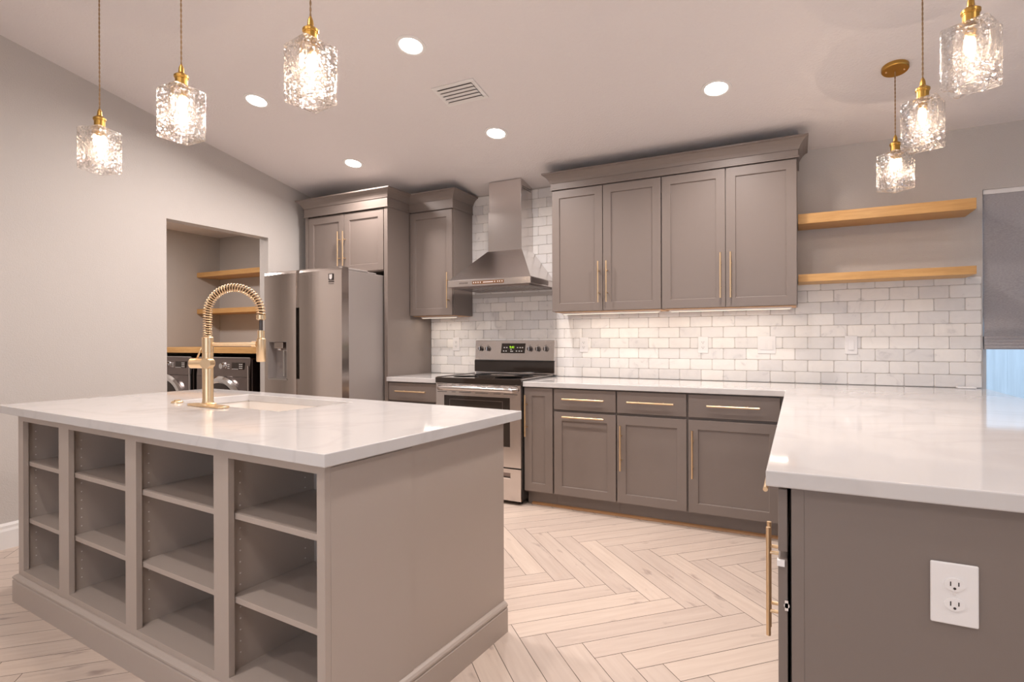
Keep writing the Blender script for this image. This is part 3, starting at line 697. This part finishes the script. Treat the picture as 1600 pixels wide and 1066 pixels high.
# ------------------------------------------------------------------ range
def kitchen_range():
    t = thing('range', (.51, -.33, 0), 'stainless electric range with glass cooktop under the hood', 'stove')
    x0, x1 = .134, .890; yf = -.645
    b = B(); b.box(x0, x1, yf, -.02, .035, .884); b.build('body', 'black', t)['label'] = 'dark sides of the oven body'
    for fx in (x0+.04, x1-.04):
        for fy in (yf+.05, -.08):
            b = B(); b.cyl((fx, fy, 0), (fx, fy, .036), .018, 12); b.build('foot', 'black', t)
    b = B(); b.box(x0-.002, x1+.002, -.672, -.075, .885, .928); c = b.build('cooktop', 'black_glass', t, bevel=.004)
    for xa in (x0-.003, x1-.007):
        b = B(); b.box(xa, xa+.010, -.66, -.075, .9285, .9325); b.build('cooktop_trim', 'steel', c)
    for (cx, cy, r) in ((.31, -.5, .10), (.70, -.5, .115), (.31, -.23, .08), (.70, -.23, .08)):
        b = B(); b.lathe([(r, .9282), (r, .9288), (r-.003, .9288), (r-.003, .9282)], (cx, cy, 0), 40); b.build('burner_ring', 'dark_metal', c)
    # backguard
    b = B(); b.prism([(-.068, 1.047), (-.082, 1.047), (-.066, 1.213), (-.058, 1.218), (-.015, 1.218), (-.015, .93), (-.068, .93)], 'x', .147, .904); g = b.build('backguard', 'steel', t, bevel=.002)
    b = B(); b.box(.141, .905, -.083, -.0685, .944, 1.040); b.build('backguard_glass', 'black_glass', g, bevel=.003)['label'] = 'glossy black lower strip of the backguard'
    b = B(); b.box(.147, .906, -.088, -.066, 1.040, 1.047); b.build('vent_slot', 'black', g)
    s = Vector((0, .016, .166)).normalized(); n = Vector((0, -s.z, s.y))
    def fy(z): return -.082+(z-1.047)*.016/.166
    b = B(); b.hexa([(.405, fy(1.108), 1.108), (.632, fy(1.108), 1.108), (.632, fy(1.108)-.003, 1.108), (.405, fy(1.108)-.003, 1.108), (.412, fy(1.192), 1.192), (.638, fy(1.192), 1.192), (.638, fy(1.192)-.003, 1.192), (.412, fy(1.192)-.003, 1.192)])
    d = b.build('control_display', 'black_glass', g)
    text_mesh('9:41', 'clock_digits', .028, 'led_green', d, (.512, fy(1.158)-.0038, 1.158), (R(84.5), 0, 0))
    b = B()
    for x, z in ((.438, 1.156), (.462, 1.156), (.565, 1.156), (.590, 1.156), (.612, 1.156), (.432, 1.126), (.456, 1.126), (.503, 1.140), (.503, 1.124), (.517, 1.124), (.556, 1.126), (.582, 1.126), (.605, 1.126)):
        b.box(x-.006, x+.006, fy(z)-.0042, fy(z)-.003, z-.004, z+.004)
    b.build('button_marks', 'icon', d)
    for x in (.203, .276, .683, .757, .829):
        y = fy(1.147); b = B(); b.cyl((x, y, 1.147), (x, y-.022, 1.145), .0215, 24, .019); k = b.build('knob', 'dark_metal', g, smooth='auto')
        b = B(); b.box(x-.0045, x+.0045, y-.034, y-.020, 1.128, 1.165); b.build('grip', 'steel', k, bevel=.002)
        b = B(); b.box(x-.002, x+.002, y-.001, y+.002, 1.174, 1.178).box(x-.012, x-.009, y-.001, y+.002, 1.172, 1.175); b.build('knob_mark', 'black', g)
    # oven door
    b = B(); z0, z1 = .275, .884; W = (.214, .797, .425, .790)
    for q in ((x0+.004, W[0], z0, z1), (W[1], x1-.004, z0, z1), (W[0], W[1], z0, W[2]), (W[0], W[1], W[3], z1)): b.box(q[0], q[1], -.668, -.646, q[2], q[3])
    bmesh.ops.remove_doubles(b.bm, verts=b.bm.verts, dist=1e-5)
    od = b.build('oven_door', 'steel', t)
    b = B(); b.box(W[0], W[1], -.6645, -.650, W[2], W[3]); w = b.build('oven_window', 'black_glass', od, bevel=.002)
    b = B(); X0, X1, Z0, Z1 = .262, .735, .47, .762
    b.box(X0, X1, -.6655, -.6647, Z1-.004, Z1).box(X0, X1, -.6655, -.6647, Z0, Z0+.004).box(X0, X0+.004, -.6655, -.6647, Z0, Z1).box(X1-.004, X1, -.6655, -.6647, Z0, Z1); b.build('inner_frame', 'steel_dark', w)
    b = B(); P = []
    for i in range(25):
        s_ = i/24; x = x0+.03+(x1-x0-.06)*s_; e = min(s_, 1-s_); y = -.668-.045*min(1, e/.06)**.5 if e < .06 else -.713
        P.append((x, y, .850))
    b.tube(P, [.014]+[.020]*23+[.014], 12); b.build('oven_handle', 'steel', od, smooth='auto')
    b = B()
    for xa, xb in ((.15, .24), (.285, .32), (.35, .46), (.50, .61), (.66, .72), (.745, .86)):
        b.box(xa, xb, -.6688, -.667, .874, .878)
        b.box(xa, xb, -.6688, -.667, .815, .819)
    b.build('vent_slots', 'black', od)
    b = B(); z0, z1 = .03, .265
    for q in ((x0+.004, .46, .19, .235), (.80, x1-.004, .19, .235), (x0+.004, x1-.004, z0, .19), (x0+.004, x1-.004, .235, z1)): b.box(q[0], q[1], -.668, -.646, q[2], q[3])
    bmesh.ops.remove_doubles(b.bm, verts=b.bm.verts, dist=1e-5)
    dr = b.build('storage_drawer', 'steel', t)
    b = B(); b.box(.46, .80, -.652, -.646, .19, .235); b.build('grip_recess', 'steel_dark', dr)
    b = B(); b.box(.46, .80, -.672, -.660, .190, .198); b.build('grip_lip', 'chrome', dr)
kitchen_range()
# ------------------------------------------------------------------ hood
def hood():
    t = thing('range_hood', (.51, -.2, 1.64), 'stainless steel chimney range hood on the tiled wall above the range', 'range hood')
    x0, x1, yf = .135, .885, -.49; zb, zm = 1.655, 1.708
    b = B(); b.box(x0, x1, yf, -.012, zb, zm); band = b.build('band', 'steel', t, bevel=.0015)
    b = B(); b.box(x1-.001, x1+.0012, yf+.02, -.15, zb+.008, zm-.006); b.build('side_inset', 'steel_dark', band)
    b = B(); tx0, tx1, ty = .366, .690, -.240; zt = 1.965
    A = [(x0, yf), (x1, yf), (x1, -.012), (x0, -.012)]; T = [(tx0, ty), (tx1, ty), (tx1, -.012), (tx0, -.012)]
    b.hexa([(*p, zm+.0005) for p in A]+[(*p, zt) for p in T]); b.build('canopy', 'steel', t, bevel=.001)
    b = B(); b.box(tx0+.006, tx1-.006, ty+.006, -.012, zt, 2.3).box(tx0+.012, tx1-.012, ty+.012, -.012, 2.3, 2.55)
    ch = b.build('chimney', 'steel', t, bevel=.001)
    b = B()
    for z in (2.49, 2.475):
        for k in range(5): b.box(tx1-.0125, tx1-.0112, -.20+k*.034, -.176+k*.034, z, z+.006)
    b.build('vent_slots', 'black', ch)
    b = B(); b.box(x0+.02, x1-.02, yf+.02, -.03, 1.643, 1.6545); u = b.build('filter', 'steel_dark', t)
    b = B()
    for k in range(14): b.box(x0+.05+k*.048, x0+.07+k*.048, yf+.06, -.08, 1.640, 1.643)
    b.build('filter_baffle', 'steel', u)
    b = B(); b.box(.368, .655, yf-.0015, yf, 1.669, 1.694); p = b.build('control_panel', 'amber', band)
    b = B()
    for k, x in enumerate((.382, .402, .423, .444, .575, .600, .618, .640)): b.box(x-.004, x+.004, yf-.0022, yf-.0015, 1.678, 1.687)
    b.box(.468, .560, yf-.0022, yf-.0015, 1.679, 1.685); b.build('control_icons', 'icon', p)
    b = B()
    for k in range(6): b.box(.245+k*.014, .254+k*.014, yf-.0008, yf-.0001, 1.678, 1.687)
    b.build('maker_mark', 'steel_dark', band)
hood()
# ------------------------------------------------------------------ shelves
def shelf(x0, x1, y0, y1, z0, z1, label, group):
    b = B(); b.box(x0, x1, y0, y1, z0, z1); o = b.build('floating_shelf', 'oak', bevel=.0015); return tag(o, label, 'shelf', group)
shelf(2.698, 3.612, -.25, -.002, 1.968, 2.032, 'upper thick oak floating shelf beside the wall cabinets', 'oak shelves by the blind')
shelf(2.698, 3.612, -.25, -.010, 1.592, 1.640, 'lower oak floating shelf resting at the top of the tiles', 'oak shelves by the blind')
shelf(LX+.002, XL-.115, -.29, -.007, 1.953, 2.006, 'upper oak shelf in the laundry room', 'oak shelves in the laundry room')
shelf(LX+.002, XL-.115, -.29, -.007, 1.535, 1.588, 'lower oak shelf in the laundry room above the worktop', 'oak shelves in the laundry room')
b = B(); b.box(LX+.002, XL-.115, -.92, -.007, 1.106, 1.158); tag(b.build('laundry_worktop', 'oak', bevel=.002), 'oak worktop spanning above the two laundry machines', 'worktop')
b = B(); b.box(XL-.135, XL-.115, -.90, -.007, 0, 1.105); tag(b.build('shade_panel', mat('shade_brown', (.09, .055, .045), .5)), 'dark brown upright panel standing in for the shadow between the dryer and the doorway', 'panel')  # shadow beside the dryer, put in as a dark brown panel
def machine(x0, x1, label, name, cat):
    t = thing(name, ((x0+x1)/2, -.5, 0), label, cat); yf = -.9; H = 1.062; xc = (x0+x1)/2
    b = B(); b.box(x0, x1, yf+.03, -.06, .02, H-.004); b.build('body', 'steel_dark', t, bevel=.006)
    b = B(); b.prism([(yf+.03, .885), (yf, .885), (yf+.018, H), (yf+.03, H)], 'x', x0+.004, x1-.004); p = b.build('control_panel', 'steel_dark', t, bevel=.003)
    b = B(); b.box(x0+.004, x1-.004, yf, yf+.03, .02, .883); b.build('front_panel', 'steel_dark', t, bevel=.004)
    b = B(); b.box(x0+.003, x1-.003, yf+.012, yf+.03, H, H+.006); b.build('top_trim', 'chrome', p)
    b = B(); b.box(x1-.022, x1-.006, yf-.004, yf+.004, .1, .99); b.build('side_trim', 'steel', t)
    b = B(); b.lathe([(.0, -.035), (.026, -.035), (.030, 0), (.036, 0), (.036, .006)], (xc+.02, yf+.008, .985), 24, 'y'); b.build('dial', 'chrome', p, smooth='auto')
    b = B(); b.box(xc+.14, xc+.30, yf+.002, yf+.012, .955, 1.02); s = b.build('display', 'black_glass', p)
    b = B()
    for i in range(3):
        b.box(xc+.245, xc+.262, yf-.0005, yf+.004, .965+i*.018, .971+i*.018); b.box(xc+.27, xc+.288, yf-.0005, yf+.004, .965+i*.018, .971+i*.018)
        b.box(xc+.075, xc+.10, yf+.003, yf+.014, .962+i*.018, .967+i*.018)
    b.box(xc+.145, xc+.23, yf-.0005, yf+.004, .958, .961); b.build('panel_marks', 'icon', p)
    zc = .56; r = .30
    b = B(); b.lathe([(r+.028, 0), (r+.03, -.022), (r+.012, -.040), (r-.02, -.045), (r-.035, -.035), (r-.035, 0)], (xc, yf, zc), 48, 'y'); d = b.build('door_ring', 'chrome', t, smooth='auto')
    b = B(); b.lathe([(r-.036, -.002), (r-.036, -.036), (r-.10, -.050), (.0, -.055)], (xc, yf, zc), 48, 'y'); b.build('door_glass', 'black_glass', d, smooth='auto')
machine(-3.395, -2.625, 'graphite front-loading washer on the left under the oak worktop', 'washing_machine', 'washing machine')
machine(-2.535, -1.765, 'graphite front-loading dryer on the right under the oak worktop behind the faucet', 'dryer', 'dryer')
# ------------------------------------------------------------------ outlets and switches
def plate(x, z, kind, label, w=.072, h=.122, y=-.0095, cat='outlet'):
    t = thing('electrical_outlet' if kind == 'outlet' else 'light_switch', (x, y, z), label, cat)
    b = B(); b.box(x-w/2, x+w/2, y-.006, y, z-h/2, z+h/2); b.build('cover_plate', 'white_plastic', t, bevel=.003)
    if kind == 'outlet':
        for s in (-1, 1):
            cz = z+s*h*.16; b = B(); pts = []
            for i in range(24):
                a = 2*math.pi*i/24; pts.append((x+max(-.0165, min(.0165, math.cos(a)*.0185)) if 0 else x+math.cos(a)*.0175, cz+math.sin(a)*.0135))
            b.prism(pts, 'y', y-.008, y-.006); f = b.build('socket_face', 'white_plastic', t)
            b = B(); b.box(x-.0078, x-.0058, y-.0085, y-.0079, cz-.003, cz+.006).box(x+.0056, x+.0076, y-.0085, y-.0079, cz-.002, cz+.006).cyl((x, y-.0085, cz-.0075), (x, y-.0079, cz-.0075), .0026, 10); b.build('slots', 'gap', f)
        b = B(); b.cyl((x, y-.0068, z), (x, y-.006, z), .003, 12); b.build('screw', 'icon', t)
    else:
        n = 2 if w > .1 else 1
        for k in range(n):
            cx = x+(k-(n-1)/2)*.047; b = B()
            b.hexa([(cx-.0165, y-.006, z-.033), (cx+.0165, y-.006, z-.033), (cx+.0165, y-.012, z-.033), (cx-.0165, y-.012, z-.033), (cx-.0165, y-.006, z+.033), (cx+.0165, y-.006, z+.033), (cx+.0165, y-.0075, z+.033), (cx-.0165, y-.0075, z+.033)])
            b.build('rocker', 'white_plastic', t, bevel=.0008)
    return t
plate(-.096, 1.185, 'outlet', 'white wall outlet on the tiles left of the range')
plate(1.140, 1.180, 'outlet', 'white wall outlet on the tiles just right of the range')
plate(2.071, 1.180, 'outlet', 'white wall outlet on the tiles beside the double light switch')
plate(2.499, 1.180, 'switch', 'double white rocker switch on the tiles below the wall cabinet end', w=.118, cat='light switch')
plate(3.009, 1.180, 'switch', 'single white rocker switch on the tiles below the oak shelves', cat='light switch')
plate(2.977, .693, 'outlet', 'large white double socket outlet on the peninsula end panel', w=.080, h=.127, y=-2.8855)
# ------------------------------------------------------------------ roman blind
def blind():
    t = thing('roman_blind', (4.37, .02, 1.15), 'grey linen roman blind lowered halfway over the glazed door', 'blind')
    x0, x1 = WX0+.006, WX1-.006
    prof = [(.018, 2.118)]
    for i in range(1, 21): z = 2.118-i*.038; prof.append((.018+.003*math.sin(i*.7), z))
    prof += [(.012, 1.34), (.000, 1.315), (-.006, 1.290), (-.004, 1.265), (.006, 1.252), (.008, 1.225)]
    b = B(); bk = [(y+.003, z) for y, z in prof]; b.prism(prof+bk[::-1], 'x', x0, x1); b.build('fabric', 'linen', t, smooth='auto')
    for k in range(4):
        b = B(); z = 1.232-k*.019; y = .004-.004*k
        b.prism([(y+.03, z), (y, z), (y-.007, z-.010), (y-.003, z-.021), (y+.03, z-.021)], 'x', x0, x1); b.build('fold', 'linen', t, bevel=.002)
    b = B(); b.box(x0, x1, .012, .05, 2.098, 2.1245); b.build('head_rail', 'white_plastic', t)
blind()
# ------------------------------------------------------------------ ceiling fittings
SL = math.atan(.182)
def on_ceiling(x, y, name, label, cat, group=None):
    t = thing(name, (x, y, ceil_z(y)), label, cat, group); t.rotation_euler.x = -SL; return t
def can(x, y, label, power=1.0):
    t = on_ceiling(x, y, 'recessed_light', label, 'ceiling light', 'round recessed ceiling lights'); z = ceil_z(y)
    b = B(); b.lathe([(.084, z), (.083, z-.004), (.068, z-.0065), (.062, z-.003), (.062, z)], (x, y, 0), 36); b.build('trim_ring', 'trim', t, smooth='auto')
    b = B(); b.lathe([(.0, z-.0042), (.062, z-.0042), (.062, z-.0015), (0, z-.0015)], (x, y, 0), 36); b.build('diffuser', 'can_glow', t)
    lamp('can_lamp', 'AREA', (x, y, z-.012), CAN_W*power, CAN_COL, t, shape='DISK', size=.12, spread=R(165))
can(-.54, -1.775, 'recessed light nearest the left wall in the nearer row')
can(.796, -1.84, 'recessed light in the nearer row, between the three island pendants and the air vent')
can(-.536, -.866, 'recessed light above the refrigerator, smallest of the row near the cabinets')
can(.81, -.89, 'recessed light in front of the range hood')
can(2.276, -.902, 'recessed light above the right-hand wall cabinets')
for x, y in ((2.24, -1.85), (.9, -3.9), (2.3, -4.8), (4.4, -3.4), (.3, -5.8), (4.6, -5.4)):  # unseen extra cans, added to fill in light on the cabinet fronts
    can(x, y, 'unseen recessed light added on the ceiling behind the camera as fill' if y < -2 else 'unseen recessed light added over the aisle to brighten the base cabinets', 1.15)
lamp('laundry_lamp', 'AREA', (-2.5, -1.6, 2.44), 30, CAN_COL, None, shape='DISK', size=.3)
def add_fill_pendant():  # unseen pendant added behind the camera to brighten the lower fronts
    x, y, z = 2.0, -5.7, 1.75
    t = thing('fill_pendant', (x, y, z), 'white drum shade pendant added behind the camera as fill light', 'pendant light')
    b = B(); b.cyl((x, y, z+.12), (x, y, ceil_z(y)), .004, 8); b.build('cord', 'cord', t)
    b = B(); b.cyl((x, y, z-.12), (x, y, z+.12), .22, 40, cap=False); b.build('shade', 'trim', t, smooth=True)
    lamp('fill_lamp', 'POINT', (x, y, z-.16), 24, (1, .89, .80), t, shadow_soft_size=.12)
add_fill_pendant()
def vent():
    t = on_ceiling(.83, -1.375, 'air_vent', 'white louvered air vent in the ceiling between the recessed lights', 'air vent'); z = ceil_z(-1.375)
    x0, x1, y0, y1 = .83-.155, .83+.145, -1.375-.105, -1.375+.095
    b = B(); f = .026; b.box(x0, x1, y0, y0+f, z-.008, z).box(x0, x1, y1-f, y1, z-.008, z).box(x0, x0+f, y0+f, y1-f, z-.008, z).box(x1-f, x1, y0+f, y1-f, z-.008, z); b.build('frame', 'trim', t, bevel=.002)
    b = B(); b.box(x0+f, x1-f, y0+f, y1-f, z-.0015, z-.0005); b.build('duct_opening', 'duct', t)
    n = 5
    for k in range(n):
        y = y0+f+.016+(y1-y0-2*f-.02)*k/(n-1); b = B()
        b.hexa([(x0+f, y-.0145, z-.014), (x1-f, y-.0145, z-.014), (x1-f, y-.0140, z-.0158), (x0+f, y-.0140, z-.0158), (x0+f, y+.0145, z-.008), (x1-f, y+.0145, z-.008), (x1-f, y+.0150, z-.0098), (x0+f, y+.0150, z-.0098)])
        b.build('louver', 'trim', t)
vent()
def pendant_parts():
    """one pendant at the origin of its shade's centre; s = side, h = height"""
    h = .19; s = .125; z0, z1 = -h/2, h/2; parts = []
    t = bpy.data.objects.new('pendant_light', None); COL.objects.link(t); t['_o'] = (0., 0., 0.)
    b = B(); bm = b.bm; r = .044; ch = .006; hs = s/2; seg = 32
    def sq(z, c, k=1.0):
        o = hs*k; pts = [(o-c, -o), (o, -o+c), (o, o-c), (o-c, o), (-o+c, o), (-o, o-c), (-o, -o+c), (-o+c, -o)]
        return [bm.verts.new((p[0], p[1], z)) for p in pts]
    def ci(z, rr): return [bm.verts.new((rr*math.cos(2*math.pi*i/seg-math.pi/4), rr*math.sin(2*math.pi*i/seg-math.pi/4), z)) for i in range(seg)]
    bot, bo2, to2, top = sq(z0, ch, .97), sq(z0+.004, ch), sq(z1-.004, ch), sq(z1, ch, .97)
    for A, C in ((bot, bo2), (bo2, to2), (to2, top)):
        for i in range(8): bm.faces.new((A[i], A[(i+1) % 8], C[(i+1) % 8], C[i]))
    i0, i1 = ci(z0, r), ci(z1-.012, r)
    for i in range(seg): bm.faces.new((i1[i], i1[(i+1) % seg], i0[(i+1) % seg], i0[i]))
    bm.faces.new(top); bm.faces.new(i1)
    for i in range(8):      # bottom annulus
        j = (i+1) % 8; seq = [i0[(i*4+2+k-4+0) % seg] for k in range(5)]
    e = [bm.edges.get((bot[i], bot[(i+1) % 8])) for i in range(8)]+[bm.edges.get((i0[i], i0[(i+1) % seg])) for i in range(seg)]
    bmesh.ops.bridge_loops(bm, edges=e)
    b.build('glass_shade', 'glass_h', t)
    b = B(); b.lathe([(.0, z1+.002), (.034, z1+.001), (.034, z1+.005), (.022, z1+.008), (.022, z1+.040), (.0235, z1+.041), (.0235, z1+.044), (.026, z1+.046), (.026, z1+.054), (.019, z1+.060), (.011, z1+.066), (.009, z1+.085), (.004, z1+.098), (0, z1+.098)], (0, 0, 0), 24); b.build('socket_cap', 'brass_dark', t, smooth='auto')
    b = B(); b.lathe([(.0, z1-.0115), (.017, z1-.0115), (.017, z1-.030), (.0, z1-.030)]); b.build('lamp_base', 'brass_dark', t)
    b = B(); b.lathe([(.009, z1-.0302), (.0125, z1-.040), (.0135, z1-.055), (.0125, z1-.072), (.008, z1-.083), (0, z1-.087)]); b.build('bulb', 'bulb_glow', t, smooth=True)
    return t
PROTO = pendant_parts()
def cord_canopy(t, x, y, z):
    top = ceil_z(y); z1 = z+.095+.096
    b = B(); N = int((top-z1)/.006)
    for ph in (0, math.pi):
        b.tube([(x+.0016*math.cos(i*.9+ph), y+.0016*math.sin(i*.9+ph), z1+(top-.012-z1)*i/N) for i in range(N+1)], .0019, 5)
    b.build('cord', 'cord', t).rotation_euler.z = -t.rotation_euler.z
    b = B(); b.lathe([(.062, 0), (.062, -.020), (.058, -.025), (.0, -.025)], (x, y, z), 36); c = b.build('canopy', 'brass_dark', t, smooth='auto')
    for dx in (-.04, .04):
        k = B(); k.lathe([(.0045, -.025), (.0045, -.029), (0, -.031)], (x+dx, y, z), 12); k.build('screw', 'brass', c, smooth='auto')
    c.location = (0, 0, top-z); c.rotation_euler = (-SL, 0, 0)
PEND = [(-.18, -2.9, 17, 'island', 'hammered glass pendant over the island, leftmost of the three'),
        (.56, -2.98, 0, 'island', 'hammered glass pendant over the island, middle of the three'),
        (1.255, -2.98, 81, 'island', 'hammered glass pendant over the island, rightmost and largest looking of the three'),
        (3.155, -.778, 39, 'peninsula', 'hammered glass pendant farthest along the peninsula with its round brass canopy visible'),
        (3.155, -1.5, 66, 'peninsula', 'hammered glass pendant over the peninsula, middle one of the three at right'),
        (3.18, -2.1, 60, 'peninsula', 'hammered glass pendant over the peninsula nearest the camera at the top right')]
for i, (x, y, a, g, label) in enumerate(PEND):
    if i == 0: t = PROTO
    else:
        t = PROTO.copy(); COL.objects.link(t)
        for ch in KIDS:
            c = ch.copy(); COL.objects.link(c); c.parent = t
    if i == 0: KIDS = list(PROTO.children)
    t.location = (x, y, 2.103); t.rotation_euler.z = R(a) if 0 else 0
    for c in t.children:
        if c.name.startswith('glass_shade'): c.rotation_euler.z = R(a)
    t['_o'] = (x, y, 2.1); tag(t, label, 'pendant light', 'glass pendants over the '+g)
    cord_canopy(t, x, y, 2.1)
    lamp('bulb_lamp', 'POINT', (x, y, 2.1-.0), PEND_W, PEND_COL, t, shadow_soft_size=0)
# tidy helper property
for o in bpy.data.objects:
    if '_o' in o: del o['_o']
